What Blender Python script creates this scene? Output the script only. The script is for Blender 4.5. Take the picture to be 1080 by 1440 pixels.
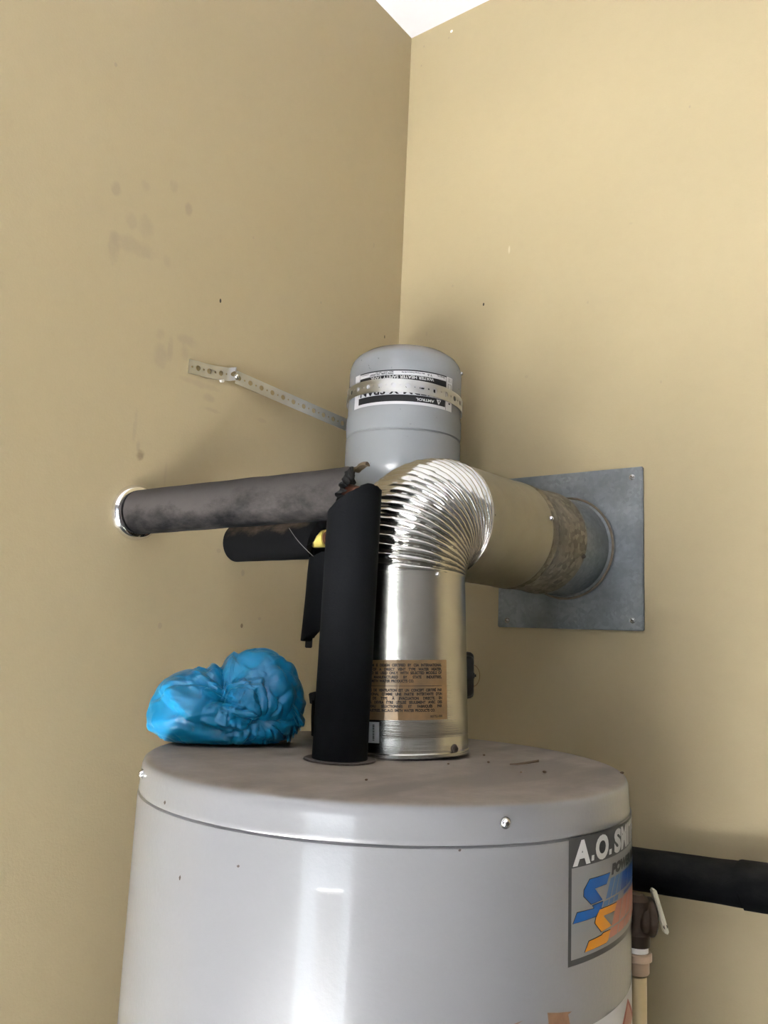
import bpy, bmesh, math, random
from math import sin, cos, pi, radians as rad, degrees, sqrt
from mathutils import Vector, Matrix, noise
random.seed(7)
for o in list(bpy.data.objects): bpy.data.objects.remove(o)
scene = bpy.context.scene
COL = scene.collection

# ------------------------------------------------------------------ camera
# world: room corner at x=0,y=0; left wall is plane x=0, right wall is plane y=0, z=0 at eye height, floor at FZ
FZ, CZ = -1.56, 1.341
cam_data = bpy.data.cameras.new('camera')
cam = bpy.data.objects.new('camera', cam_data); COL.objects.link(cam)
cam_data.sensor_fit = 'VERTICAL'; cam_data.sensor_height = 36.0
cam_data.lens = 1150.0/1440.0*36.0
cam_data.clip_start = .02
AZ, PITCH, ROLL = rad(36.996), rad(8.981), rad(2.492)
fw = Vector((-sin(AZ)*cos(PITCH), cos(AZ)*cos(PITCH), sin(PITCH)))
rt = fw.cross(Vector((0,0,1))).normalized(); up = rt.cross(fw)
r2 = cos(ROLL)*rt + sin(ROLL)*up; u2 = -sin(ROLL)*rt + cos(ROLL)*up
M = Matrix((r2, u2, -fw)).transposed().to_4x4(); M.translation = Vector((.9803,-1.3272,0))
cam.matrix_world = M
scene.camera = cam

# ------------------------------------------------------------------ sky, daylight through the doorway, exposure
scene.view_settings.view_transform = 'Standard'; scene.view_settings.look = 'None'
scene.view_settings.gamma = 1; scene.view_settings.use_curve_mapping = False
scene.view_settings.exposure = -0.08
scene.cycles.sample_clamp_indirect = 60
SKY = 4.0
world = bpy.data.worlds.new('daylight'); scene.world = world; world.use_nodes = True
nt = world.node_tree; nt.nodes.clear()
wo = nt.nodes.new('ShaderNodeOutputWorld'); bg = nt.nodes.new('ShaderNodeBackground')
tc = nt.nodes.new('ShaderNodeTexCoord'); sx = nt.nodes.new('ShaderNodeSeparateXYZ'); rp = nt.nodes.new('ShaderNodeValToRGB')
mr = nt.nodes.new('ShaderNodeMapRange'); mr.inputs[1].default_value = -.3; mr.inputs[2].default_value = .5
rp.color_ramp.elements[0].position = .3; rp.color_ramp.elements[0].color = (1.75,1.9,2.05,1)
rp.color_ramp.elements[1].position = .45; rp.color_ramp.elements[1].color = (.10,.12,.16,1)
nt.links.new(tc.outputs['Generated'], sx.inputs[0]); nt.links.new(sx.outputs[2], mr.inputs[0]); nt.links.new(mr.outputs[0], rp.inputs[0])
nt.links.new(rp.outputs[0], bg.inputs[0]); bg.inputs[1].default_value = SKY; nt.links.new(bg.outputs[0], wo.inputs[0])
# openings in the wall behind the photographer: (x0, x1, z0, z1)
BY = -3.7
OPEN = [(.72, 1.92, FZ, .60)]
XW = -1.7
def portal(loc, rot, a, b):
    ld = bpy.data.lights.new('daylight_portal','AREA'); ld.shape = 'RECTANGLE'; ld.size = a; ld.size_y = b; ld.cycles.is_portal = True
    lo = bpy.data.objects.new('daylight_portal', ld); COL.objects.link(lo); lo.location = loc; lo.rotation_euler = rot
for (x0,x1,z0,z1) in OPEN: portal(((x0+x1)/2, BY-.06, (z0+z1)/2), (rad(90),0,0), x1-x0, z1-z0)
# sun slanting in through the doorway onto the floor: the bright floor patch lights the corner from below
sd = bpy.data.lights.new('sun','SUN'); sd.energy = 1040.0; sd.angle = rad(.6); sd.color = (1,.995,.98)
so = bpy.data.objects.new('sun', sd); COL.objects.link(so); so.location = (2.5,-6,3)
so.rotation_euler = Vector((-.52,.66,-.80)).to_track_quat('-Z','Y').to_euler()

# ------------------------------------------------------------------ materials
def nodes_of(name):
    m = bpy.data.materials.new(name); m.use_nodes = True
    return m, m.node_tree, m.node_tree.nodes['Principled BSDF']
class NB:
    """small node builder"""
    def __init__(s, nt): s.nt = nt
    def n(s, t, **k):
        x = s.nt.nodes.new(t)
        for a, v in k.items(): setattr(x, a, v)
        return x
    def l(s, a, b): s.nt.links.new(a, b)
    def coord(s, scale=(1,1,1), kind='Object'):
        t = s.n('ShaderNodeTexCoord'); m = s.n('ShaderNodeMapping'); m.inputs['Scale'].default_value = scale
        s.l(t.outputs[kind], m.inputs[0]); return m.outputs[0]
    def noise(s, vec, scale, detail=4, rough=.55):
        x = s.n('ShaderNodeTexNoise'); x.inputs['Scale'].default_value = scale; x.inputs['Detail'].default_value = detail; x.inputs['Roughness'].default_value = rough
        s.l(vec, x.inputs['Vector']); return x.outputs[0]
    def ramp(s, fac, a, b, ca=(0,0,0,1), cb=(1,1,1,1)):
        r = s.n('ShaderNodeValToRGB'); e = r.color_ramp.elements
        e[0].position, e[1].position, e[0].color, e[1].color = a, b, ca, cb
        s.l(fac, r.inputs[0]); return r.outputs[0]
    def mix(s, fac, a, b, blend='MIX'):
        x = s.n('ShaderNodeMix', data_type='RGBA', blend_type=blend)
        for v, i in ((fac,0),(a,6),(b,7)):
            if hasattr(v,'is_linked') or hasattr(v,'links'): s.l(v, x.inputs[i])
            else: x.inputs[i].default_value = v
        return x.outputs[2]
    def math(s, op, a, b=0.0, c=None):
        x = s.n('ShaderNodeMath', operation=op)
        for i, v in enumerate((a,b) if c is None else (a,b,c)):
            if hasattr(v,'links'): s.l(v, x.inputs[i])
            else: x.inputs[i].default_value = v
        return x.outputs[0]
    def bump(s, h, strength, dist, bsdf, prev=None):
        x = s.n('ShaderNodeBump'); x.inputs['Strength'].default_value = strength; x.inputs['Distance'].default_value = dist
        s.l(h, x.inputs['Height'])
        if prev: s.l(prev, x.inputs['Normal'])
        s.l(x.outputs[0], bsdf.inputs['Normal']); return x.outputs[0]
def plain(name, col, rough=.5, metal=0, bump=None, mottle=.08, mscale=30):
    m, t, b = nodes_of(name); k = NB(t); v = k.coord()
    f = k.noise(v, mscale, 5)
    c = k.mix(f, tuple(x*(1-mottle) for x in col[:3])+(1,), tuple(min(1,x*(1+mottle)) for x in col[:3])+(1,))
    k.l(c, b.inputs['Base Color']); b.inputs['Roughness'].default_value = rough; b.inputs['Metallic'].default_value = metal
    if bump: k.bump(k.noise(v, bump[0], 3), bump[1], bump[2], b)
    return m
def flat(name, col, rough=.5):
    m = plain(name, col, rough, 0, None, .03, 60); m.node_tree.nodes['Principled BSDF'].inputs['Specular IOR Level'].default_value = .2; return m
def wall_mat(name, col, marks, side):
    """matt wall paint with roller texture; marks = (a, z, ra, rz, strength, dark colour) smudges at fixed places on the wall"""
    m, t, b = nodes_of(name); k = NB(t)
    tcn = k.n('ShaderNodeTexCoord'); v = tcn.outputs['Object']
    big = k.noise(v, 1.3, 3); fine = k.noise(v, 45, 4)
    c = k.mix(k.ramp(big,.35,.65), tuple(x*.97 for x in col)+(1,), tuple(x*1.02 for x in col)+(1,))
    c = k.mix(k.math('MULTIPLY', k.ramp(fine,.45,.75), .10), c, tuple(x*.8 for x in col)+(1,))
    wob = k.noise(v, 38, 3); 
    sep = k.n('ShaderNodeSeparateXYZ'); k.l(v, sep.inputs[0])
    a = sep.outputs[1 if side == 'left' else 0]; z = sep.outputs[2]
    for (ca, cz, ra, rz, st, dark) in marks:
        da = k.math('MULTIPLY', k.math('SUBTRACT', a, ca), 1/ra); dz = k.math('MULTIPLY', k.math('SUBTRACT', z, cz), 1/rz)
        d = k.math('ADD', k.math('MULTIPLY', da, da), k.math('MULTIPLY', dz, dz))
        if max(ra, rz) > .008: d = k.math('ADD', d, k.math('MULTIPLY', k.math('SUBTRACT', wob, .5), 2.6))
        f = k.math('MULTIPLY', k.ramp(d, .15 if max(ra,rz) > .008 else .6, 1.0, (1,1,1,1), (0,0,0,1)), min(.95, st*1.3))
        c = k.mix(f, c, dark + (1,))
    k.l(c, b.inputs['Base Color']); b.inputs['Roughness'].default_value = .62
    b.inputs['Specular IOR Level'].default_value = .3
    k.bump(k.noise(v, 260, 3), .12, .002, b)
    return m
TAN = (.372,.304,.178)
GR, BK, WT = (.27,.22,.15), (.02,.017,.012), (.9,.88,.82)
lm = [(-.491,.5334,.0022,.0040,.95,BK), (-.6438,.591,.017,.020,.22,GR), (-.6001,.6793,.010,.012,.30,GR), (-.5696,.6548,.008,.011,.42,GR),
      (-.6995,.626,.009,.012,.35,GR), (-.6505,.654,.010,.010,.25,GR), (-.669,.591,.012,.014,.22,GR), (-.6932,.536,.010,.030,.28,GR), (-.66,.555,.045,.016,.26,GR),
      (-.6,.557,.010,.012,.2,GR), (-.5984,.407,.016,.020,.30,GR), (-.6018,.439,.010,.010,.28,GR), (-.5803,.4238,.007,.022,.30,GR), (-.5532,.4267,.009,.015,.25,GR),
      (-.5482,.4456,.022,.010,.30,GR), (-.518,.385,.05,.006,.25,GR), (-.6302,.29,.004,.030,.25,GR), (-.6173,.2505,.009,.011,.6,(.16,.12,.07)), (-.622,.262,.005,.012,.4,GR),
      (-.4972,.3681,.014,.008,.35,GR), (-.49,.35,.02,.004,.25,GR), (-.5563,.0084,.004,.005,.35,GR), (-.3943,.015,.003,.004,.6,(.12,.08,.04)), (-.3554,.0282,.004,.003,.35,GR),
      (-.40,.10,.004,.006,.4,GR), (-.155,.352,.0016,.006,.95,WT), (-.155,.342,.0016,.004,.95,WT), (-.16,.30,.004,.010,.35,GR), (-.455,.13,.005,.004,.3,GR),
      (-.25,.62,.002,.003,.5,GR), (-.10,.80,.002,.006,.35,GR), (-.05,.62,.0015,.004,.7,BK), (-.43,.67,.002,.003,.3,GR), (-.57,.22,.003,.04,.2,GR), (-.38,.36,.012,.004,.2,GR),
      (-.03,.50,.02,.014,.25,(.40,.33,.21)), (-.72,.81,.003,.004,.4,GR)]
rm = [(.2036,.6641,.0020,.0036,.95,BK), (.1066,1.310,.0035,.0035,.95,(.97,.95,.88)), (.258,.7634,.0025,.010,.30,(.62,.53,.37)), (.10,1.297,.002,.003,.4,GR),
      (.035,1.305,.002,.003,.5,GR), (.030,1.26,.002,.003,.5,GR), (.07,.63,.003,.006,.2,GR), (.6046,.9367,.002,.003,.4,GR), (.13,.72,.003,.003,.25,GR), (.30,.50,.004,.003,.25,GR),
      (.42,.62,.002,.003,.3,GR), (.55,.45,.002,.003,.3,GR), (.50,.75,.004,.002,.2,GR)]
M_left = wall_mat('tan_wall_paint_left', TAN, lm, 'left'); M_right = wall_mat('tan_wall_paint_right', TAN, rm, 'right')
M_plainwall = wall_mat('darkened_wall_paint', (.16,.155,.15), [], 'left')  # unseen walls, grey darkened to cut the light they bounce back
M_ceil = plain('white_ceiling_paint', (.70,.70,.735), .8, 0, (220,.1,.002), .02)
M_floor = plain('grey_concrete', (.25,.25,.255), .7, 0, (60,.2,.003), .1, 6)
M_trimwhite = plain('white_trim_paint', (.8,.79,.76), .4)

def enamel():
    m, t, b = nodes_of('light_grey_enamel'); k = NB(t); v = k.coord()
    c = k.mix(k.noise(v, 9, 4), (.158,.158,.163,1), (.174,.174,.178,1))
    k.l(c, b.inputs['Base Color']); b.inputs['Roughness'].default_value = .32
    b.inputs['Coat Weight'].default_value = .7; b.inputs['Coat Roughness'].default_value = .03
    k.bump(k.noise(v, 190, 2), .10, .0015, b, k.bump(k.noise(v, 14, 2), .06, .002, b)); return m
M_enamel = enamel()
def lid_mat():
    m, t, b = nodes_of('dusty_grey_enamel'); k = NB(t); v = k.coord()
    g = k.n('ShaderNodeNewGeometry'); s = k.n('ShaderNodeSeparateXYZ'); k.l(g.outputs['Normal'], s.inputs[0])
    n1 = k.noise(v, 16, 6, .65); n2 = k.noise(k.coord((1,.35,1)), 9, 5)
    d = k.mix(k.ramp(n1,.3,.7), (.150,.127,.104,1), (.215,.186,.156,1))
    d = k.mix(k.ramp(n2,.52,.62), d, (.135,.114,.095,1))
    f = k.ramp(s.outputs[2], .55, .93)
    c = k.mix(f, k.mix(k.noise(v, 9, 4), (.158,.158,.163,1), (.174,.174,.178,1)), d)
    k.l(c, b.inputs['Base Color'])
    k.l(k.math('ADD', k.math('MULTIPLY', f, .38), .32), b.inputs['Roughness'])
    k.l(k.math('MULTIPLY', k.math('SUBTRACT', 1.0, f), .7), b.inputs['Coat Weight']); b.inputs['Coat Roughness'].default_value = .05
    k.bump(k.noise(v, 190, 2), .10, .0015, b); return m
M_lid = lid_mat()
def brushed(name, col, rough, scale, strength, mott=.0, axis='z'):
    m, t, b = nodes_of(name); k = NB(t)
    v = k.coord(scale); h = k.noise(v, 1.0, 4, .6); v2 = k.coord()
    c = k.mix(k.ramp(k.noise(v2, 24, 5),.35,.7), tuple(x*(1-mott) for x in col)+(1,), col+(1,))
    k.l(c, b.inputs['Base Color']); b.inputs['Metallic'].default_value = 1
    k.l(k.math('ADD', k.math('MULTIPLY', k.noise(v2, 30, 3), .12), rough-.06), b.inputs['Roughness'])
    k.bump(h, strength, .0012, b, k.bump(k.noise(v2, 22, 2), .12, .004, b)); return m
M_tin = brushed('brushed_aluminium', (.47,.46,.42), .24, (14,14,520), .26, .10)
M_tin_h = brushed('dusty_aluminium', (.32,.305,.265), .36, (30,160,30), .10, .10)
M_foil = brushed('corrugated_aluminium', (.50,.49,.46), .17, (60,60,60), .10, .06)
def galv(name, a, b_, rough, scale):
    m, t, b = nodes_of(name); k = NB(t); v = k.coord()
    vo = k.n('ShaderNodeTexVoronoi'); vo.inputs['Scale'].default_value = scale; k.l(v, vo.inputs['Vector'])
    sp = k.n('ShaderNodeSeparateColor'); k.l(vo.outputs['Color'], sp.inputs[0])
    c = k.mix(sp.outputs[0], a+(1,), b_+(1,)); c = k.mix(k.ramp(k.noise(v, 11, 5),.42,.68), c, tuple(x*.72 for x in a)+(1,))
    k.l(c, b.inputs['Base Color']); b.inputs['Metallic'].default_value = .85
    k.l(k.math('ADD', k.math('MULTIPLY', sp.outputs[1], .10), rough), b.inputs['Roughness']); return m
M_galv = galv('galvanised_steel', (.205,.224,.237), (.255,.275,.288), .45, 170)
M_galv_dirty = galv('soiled_galvanised_steel', (.15,.135,.11), (.30,.275,.225), .45, 130)
M_strap = brushed('zinc_strap_steel', (.52,.52,.50), .33, (40,40,40), .05, .12)
M_chrome = plain('chrome', (.85,.85,.86), .08, 1, None, .02)
M_screw = plain('zinc_screw_steel', (.70,.70,.69), .22, 1, None, .05)
M_rust = plain('rusty_screw_steel', (.055,.042,.034), .7, .3, (500,.6,.001), .4, 300)
M_copper = plain('tarnished_copper', (.15,.06,.035), .5, .8, None, .3, 60)
M_brass = plain('dark_tarnished_brass', (.034,.019,.009), .5, .4, (200,.3,.001), .35, 60)
M_yellow = plain('yellow_tape', (.50,.41,.10), .5)
M_cpvc = plain('cream_plastic', (.50,.385,.20), .4, 0, None, .04)
M_cpvc2 = plain('beige_plastic', (.36,.25,.16), .5, 0, None, .06)
M_ptfe = plain('white_thread_tape', (.75,.73,.68), .6, 0, (400,.4,.001))
M_lever = plain('pale_plated_steel', (.46,.42,.31), .45, .1, None, .08)
M_blackiron = plain('black_enamelled_iron', (.004,.004,.004), .5, 0, (150,.3,.001), .3)
M_leaf = plain('dry_leaf', (.10,.065,.035), .9, 0, (300,.4,.001), .4, 200)
M_bead = plain('brown_sealant', (.14,.11,.075), .8, 0, (200,.6,.002), .5, 90)
M_web = plain('grey_cobweb', (.16,.155,.15), .9)
M_wire = plain('bronze_wire', (.22,.14,.06), .5, .6)
def foam(name, dust, dcol=(.20,.175,.155), lo=.45, hi=.62, base=(.0030,.0031,.0036)):
    m, t, b = nodes_of(name); k = NB(t); v = k.coord()
    g = k.n('ShaderNodeNewGeometry'); s = k.n('ShaderNodeSeparateXYZ'); k.l(g.outputs['Normal'], s.inputs[0])
    n = k.noise(k.coord((.6,1,1)), 34, 8, .68); n2 = k.noise(v, 11, 4)
    # dust that settled from above: more of it the more a face points up, broken up by scuffs
    upf = k.math('ADD', k.math('MULTIPLY', s.outputs[2], .28), k.math('ADD', k.math('MULTIPLY', n, .75), k.math('MULTIPLY', n2, .35)))
    f = k.math('MULTIPLY', k.ramp(upf, lo, hi), dust)
    c = k.mix(f, base+(1,), k.mix(n, tuple(x*.8 for x in dcol)+(1,), tuple(x*1.2 for x in dcol)+(1,)))
    k.l(c, b.inputs['Base Color']); b.inputs['Roughness'].default_value = .85; b.inputs['Specular IOR Level'].default_value = .10
    k.bump(k.noise(v, 420, 3), .25, .001, b); return m
M_foam = foam('black_foam', .0, base=(.0034,.0038,.0046))
M_foam_dusty = foam('dusty_black_foam', .92, (.056,.050,.047), .24, .60)
M_foam_brown = foam('brown_dusted_black_foam', .7, (.085,.06,.042), .70, .92)
M_foam_speck = foam('scuffed_black_foam', .45, (.035,.032,.028), .50, .85)
M_foam_in = plain('black_foam_core', (.010,.010,.010), .9, 0, (250,.8,.002))
M_crumb = plain('brown_foam_crumb', (.075,.052,.025), .9, 0, (300,.8,.002), .4, 200)
def tank_mat():
    m, t, b = nodes_of('blue_grey_tank_paint'); k = NB(t); v = k.coord()
    c = k.mix(k.noise(v, 12, 4), (.195,.208,.219,1), (.225,.236,.246,1))
    c = k.mix(k.math('MULTIPLY', k.ramp(k.noise(v, 95, 3),.70,.76), .8), c, (.07,.065,.06,1))
    g = k.n('ShaderNodeNewGeometry'); s = k.n('ShaderNodeSeparateXYZ'); k.l(g.outputs['Normal'], s.inputs[0])
    c = k.mix(k.math('MULTIPLY', k.ramp(s.outputs[2],.45,.9), .55), c, (.22,.185,.15,1))
    k.l(c, b.inputs['Base Color']); b.inputs['Roughness'].default_value = .26; k.bump(k.noise(v, 120, 2), .06, .002, b); return m
M_tank = tank_mat()
M_paper = flat('white_label_film', (.46,.46,.475), .35)
M_ink = flat('black_ink', (.012,.012,.013), .35)
M_whiteink = flat('white_ink', (.45,.45,.44), .35)
M_charcoal = flat('charcoal_ink', (.045,.045,.045), .3)
M_blue = flat('blue_ink', (.003,.08,.28), .3); M_dblue = flat('deep_blue_ink', (.006,.05,.22), .3); M_sblue = flat('steel_blue_ink', (.05,.13,.27), .3)
M_orange = flat('orange_ink', (.55,.20,.005), .3); M_salmon = flat('salmon_ink', (.36,.125,.08), .3); M_greyl = flat('silver_grey_film', (.19,.187,.18), .3)
M_red = flat('red_ink', (.30,.05,.03), .4)
M_residue = plain('brown_adhesive_residue', (.17,.09,.045), .7, 0, None, .35, 120)
M_pchip = flat('dark_paint_chip', (.06,.045,.035), .7)
def film():
    m, t, b = nodes_of('tan_label_film'); k = NB(t); v = k.coord()
    c = k.mix(k.ramp(k.noise(v, 45, 5),.35,.7), (.21,.145,.08,1), (.30,.185,.085,1))
    k.l(c, b.inputs['Base Color']); b.inputs['Roughness'].default_value = .2; b.inputs['Metallic'].default_value = .35
    k.bump(k.noise(k.coord((90,90,16)), 1, 3), .5, .0015, b); return m
M_film = film()
def bagmat():
    m, t, b = nodes_of('blue_plastic_film'); k = NB(t); v = k.coord()
    c = k.mix(k.noise(v, 20, 4), (.001,.130,.275,1), (.003,.185,.36,1))
    k.l(c, b.inputs['Base Color']); b.inputs['Roughness'].default_value = .30
    b.inputs['Subsurface Weight'].default_value = .15; b.inputs['Subsurface Radius'].default_value = (.01,.03,.05); b.inputs['Subsurface Scale'].default_value = .3
    k.bump(k.noise(v, 40, 2, .5), .10, .003, b); return m
M_bag = bagmat()

# ------------------------------------------------------------------ object helpers (vertices are given in world coordinates)
def thing(name, label, cat, loc, group=None):
    o = bpy.data.objects.new(name, None); COL.objects.link(o); o.location = loc; o.empty_display_size = .05
    o['label'] = label; o['category'] = cat
    if group: o['group'] = group
    return o
def origin(o):
    p = Vector((0,0,0))
    while o is not None: p += o.location; o = o.parent
    return p
def part(name, geo, mat, parent=None, smooth=True, angle=35, loc=None):
    vs, fs = geo
    me = bpy.data.meshes.new(name)
    base = origin(parent) if parent else Vector(loc or (0,0,0))
    me.from_pydata([tuple(Vector(v)-base) for v in vs], [], fs); me.validate()
    bm = bmesh.new(); bm.from_mesh(me); bmesh.ops.recalc_face_normals(bm, faces=bm.faces); bm.to_mesh(me); bm.free()
    for p in me.polygons: p.use_smooth = smooth
    if smooth: me.set_sharp_from_angle(angle=rad(angle))
    me.materials.append(mat)
    o = bpy.data.objects.new(name, me); COL.objects.link(o)
    if parent: o.parent = parent
    else: o.location = base
    return o
def struct(name, geo, mat, **k):
    o = part(name, geo, mat, None, k.get('smooth', False)); o['kind'] = 'structure'; return o
def join(*gs):
    V, F = [], []
    for v, f in gs:
        n = len(V); V += list(v); F += [tuple(i+n for i in q) for q in f]
    return V, F
def box(x0,x1,y0,y1,z0,z1):
    v = [(x,y,z) for x in (x0,x1) for y in (y0,y1) for z in (z0,z1)]
    return v, [(0,1,3,2),(4,6,7,5),(0,4,5,1),(2,3,7,6),(0,2,6,4),(1,5,7,3)]
def frame(axis):
    w = Vector(axis).normalized()
    u = Vector((1,0,0)) if abs(w.x) < .9 else Vector((0,1,0))
    if abs(w.z) > .9: u = Vector((1,0,0))
    u = (u - w*u.dot(w)).normalized(); return u, w.cross(u), w
def obox(c, u, v, w, a, b, d, bev=0):
    """bevelled box of full sizes a,b,d along directions u,v,w"""
    bm = bmesh.new(); bmesh.ops.create_cube(bm, size=1)
    for q in bm.verts: q.co = Vector((q.co.x*a, q.co.y*b, q.co.z*d))
    if bev: bmesh.ops.bevel(bm, geom=bm.edges, offset=bev, segments=2, affect='EDGES')
    bm.verts.index_update()
    V = [Vector(c)+Vector(u)*q.co.x+Vector(v)*q.co.y+Vector(w)*q.co.z for q in bm.verts]; F = [tuple(x.index for x in f.verts) for f in bm.faces]; bm.free()
    return V, F
def lathe(o, axis, prof, n=48, a0=0, a1=2*pi):
    """prof: list of (radius, height); closed where radius is 0"""
    u, v, w = frame(axis); o = Vector(o); V, F = [], []; full = abs(a1-a0-2*pi) < 1e-6
    m = n if full else n+1
    for (r, h) in prof:
        for i in range(m):
            a = a0+(a1-a0)*i/n; V.append(o+w*h+(u*cos(a)+v*sin(a))*r)
    for j in range(len(prof)-1):
        for i in range(n):
            k = (i+1) % m
            F.append((j*m+i, j*m+k, (j+1)*m+k, (j+1)*m+i))
    if full:
        if prof[0][0] > 1e-5 and prof[0][0] < .03 or prof[0] == 'cap': pass
    return V, F
def disc_lathe(o, axis, prof, n=48):
    return lathe(o, axis, [(1e-5, prof[0][1])]+list(prof)+[(1e-5, prof[-1][1])], n)
def tube(path, r, n=20, cap=True, closed=False):
    P = [Vector(p) for p in path]; V, F = [], []; m = len(P)
    rr = r if callable(r) else (lambda i: r)
    T = []
    for i in range(m):
        a, b = (P[(i-1) % m], P[(i+1) % m]) if closed else (P[max(i-1,0)], P[min(i+1,m-1)])
        T.append((b-a).normalized())
    u, v, _ = frame(T[0])
    for i in range(m):
        u = (u-T[i]*u.dot(T[i])).normalized(); v = T[i].cross(u)
        for k in range(n):
            a = 2*pi*k/n; V.append(P[i]+(u*cos(a)+v*sin(a))*rr(i))
    for i in range(m if closed else m-1):
        for k in range(n):
            j = (i+1) % m
            F.append((i*n+k, i*n+(k+1)%n, j*n+(k+1)%n, j*n+k))
    if cap and not closed: F += [tuple(range(n))[::-1], tuple(range((m-1)*n, m*n))]
    return V, F
def sleeve(p0, p1, ro, ri, cut0=None, cut1=None, n=56, m=40, jitter=0.0, seed=0):
    """hollow foam tube from p0 to p1; cut(phi) moves each end along the axis so ends can be slanted or torn. phi is measured from u, v of the frame"""
    p0, p1 = Vector(p0), Vector(p1); u, v, w = frame(p1-p0); L = (p1-p0).length; V, F = [], []
    c0 = cut0 or (lambda a: 0.0); c1 = cut1 or (lambda a: 0.0)
    rnd = random.Random(seed)
    rings = []
    for (r, seq) in ((ro, range(m+1)), (ri, range(m,-1,-1))):
        for j in seq: rings.append((r, j/m))
    for (r, s) in rings:
        for i in range(n):
            a = 2*pi*i/n
            z = (c0(a))*(1-s) + (L+c1(a))*s
            q = p0 + w*z
            wob = 1 + jitter*noise.noise(q*28 + Vector((seed*9.1,0,0)))
            V.append(q+(u*cos(a)+v*sin(a))*r*(wob if r == ro else 1))
    R = len(rings)
    for j in range(R):
        k = (j+1) % R
        for i in range(n):
            F.append((j*n+i, j*n+(i+1)%n, k*n+(i+1)%n, k*n+i))
    return V, F
def core_faces(o, mat, first):
    """cut end and bore of a foam sleeve show the bare foam"""
    o.data.materials.append(mat)
    for p in o.data.polygons:
        if p.index >= first: p.material_index = 1
def bolt(c, axis, r, h, n=16):
    """domed screw head with a recessed cross-slot washer ring"""
    return disc_lathe(c, axis, [(r*1.25,0),(r*1.25,h*.18),(r,h*.2),(r*.98,h*.5),(r*.8,h*.8),(r*.45,h*.98),(r*.22,h*.95),(r*.18,h*.7)], n)
def cross_slot(c, axis, r, h):
    u, v, w = frame(axis); c = Vector(c)+w*h
    return join(obox(c,u,v,w,r*1.1,r*.2,h*.3), obox(c,u,v,w,r*.2,r*1.1,h*.3))
# ---- flat print wrapped on a round surface
class Cyl:
    def __init__(s, o, axis, R): s.o = Vector(o); s.u, s.v, s.w = frame(axis); s.R = R
    def p(s, deg, t, lift=0.0):
        a = rad(deg); return s.o + s.w*t + (s.u*cos(a)+s.v*sin(a))*(s.R+lift)
    def rect(s, d0, d1, t0, t1, lift, step=2.0):
        n = max(1, int(abs(d1-d0)/step)); V, F = [], []
        for i in range(n+1):
            d = d0+(d1-d0)*i/n; V += [s.p(d,t0,lift), s.p(d,t1,lift)]
        return V, [(2*i,2*i+2,2*i+3,2*i+1) for i in range(n)]
    def poly(s, pts, lift):
        P = []
        for i in range(len(pts)):
            a, b = pts[i], pts[(i+1) % len(pts)]; k = max(1, int(abs(a[0]-b[0])/2))
            P += [(a[0]+(b[0]-a[0])*j/k, a[1]+(b[1]-a[1])*j/k) for j in range(k)]
        bm = bmesh.new(); vs = [bm.verts.new((x*.01, y, 0)) for x, y in P]; f = bm.faces.new(vs)
        bmesh.ops.triangulate(bm, faces=[f]); bm.verts.index_update()
        V = [s.p(q.co.x*100, q.co.y, lift) for q in bm.verts]; F = [tuple(x.index for x in g.verts) for g in bm.faces]; bm.free()
        return V, F
    def wrap(s, g, deg, t, lift):
        k = 180/pi/s.R
        return [s.p(deg+x*k, t+y, lift) for x, y in g[0]], g[1]
_tc = {}
def text2d(txt, bold=.02, res=4):
    key = (txt, bold)
    if key in _tc: return _tc[key]
    c = bpy.data.curves.new('t','FONT'); c.body = txt; c.size = 1; c.offset = bold; c.resolution_u = res; c.fill_mode = 'FRONT'
    o = bpy.data.objects.new('t', c); me = bpy.data.meshes.new_from_object(o)
    V = [(v.co.x, v.co.y) for v in me.vertices]; F = [tuple(p.vertices) for p in me.polygons]
    bpy.data.objects.remove(o); bpy.data.curves.remove(c); bpy.data.meshes.remove(me)
    x0 = min(v[0] for v in V); x1 = max(v[0] for v in V)
    _tc[key] = ([(x-x0, y) for x, y in V], F, x1-x0); return _tc[key]
CAP = .69   # cap height of the built-in font at size 1
def text_box(txt, w, h, shear=0, bold=.02, flip=False):
    """text scaled to width w and cap height h, left-bottom at 0,0; flip = upside down (turned by 180 degrees about its centre)"""
    V, F, W = text2d(txt, bold); sx, sy = w/W, h/CAP
    P = [(x*sx+shear*y*sy, y*sy) for x, y in V]
    if flip: P = [(w-x, h-y) for x, y in P]
    return P, F
def justified(txt, width, h, ratio, last=False):
    ws = txt.split(); s = h/CAP; items = [(w,)+text2d(w,.045) for w in ws]; tot = sum(i[3]*s*ratio for i in items)
    gap = s*.28 if last else (width-tot)/max(1,len(ws)-1); x = 0; V, F = [], []
    for (w, v, f, W) in items:
        n = len(V); V += [(x+a*s*ratio, b*s) for a, b in v]; F += [tuple(i+n for i in q) for q in f]; x += W*s*ratio+gap
    return V, F

# ------------------------------------------------------------------ the room
XE, YR = 2.9, -1.15      # east wall, end of the left wall (outside corner of the alcove)
struct('floor', box(XW-.1,XE+.1,BY-.15,.1,FZ-.1,FZ), M_floor)
struct('ceiling', box(XW-.1,XE+.1,BY-.15,.1,CZ,CZ+.1), M_ceil)
struct('wall_left', box(-.12,0,YR,0,FZ,CZ), M_left)
struct('wall_right', box(-.12,XE+.1,0,.12,FZ,CZ), M_right)
struct('wall_side', box(XE,XE+.1,BY-.1,0,FZ,CZ), M_plainwall)
struct('wall_return', box(XW,-.12,YR,YR+.1,FZ,CZ), M_plainwall)
struct('wall_far', box(XW-.1,XW,BY-.1,YR+.1,FZ,CZ), M_plainwall)
struct('added_light_blocker_1', box(1.10,1.70,BY-.09,BY-.05,-1.15,-.45), M_trimwhite)  # unseen panel added in the doorway to split its reflection on the heater
bw = []; xs = XW
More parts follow.
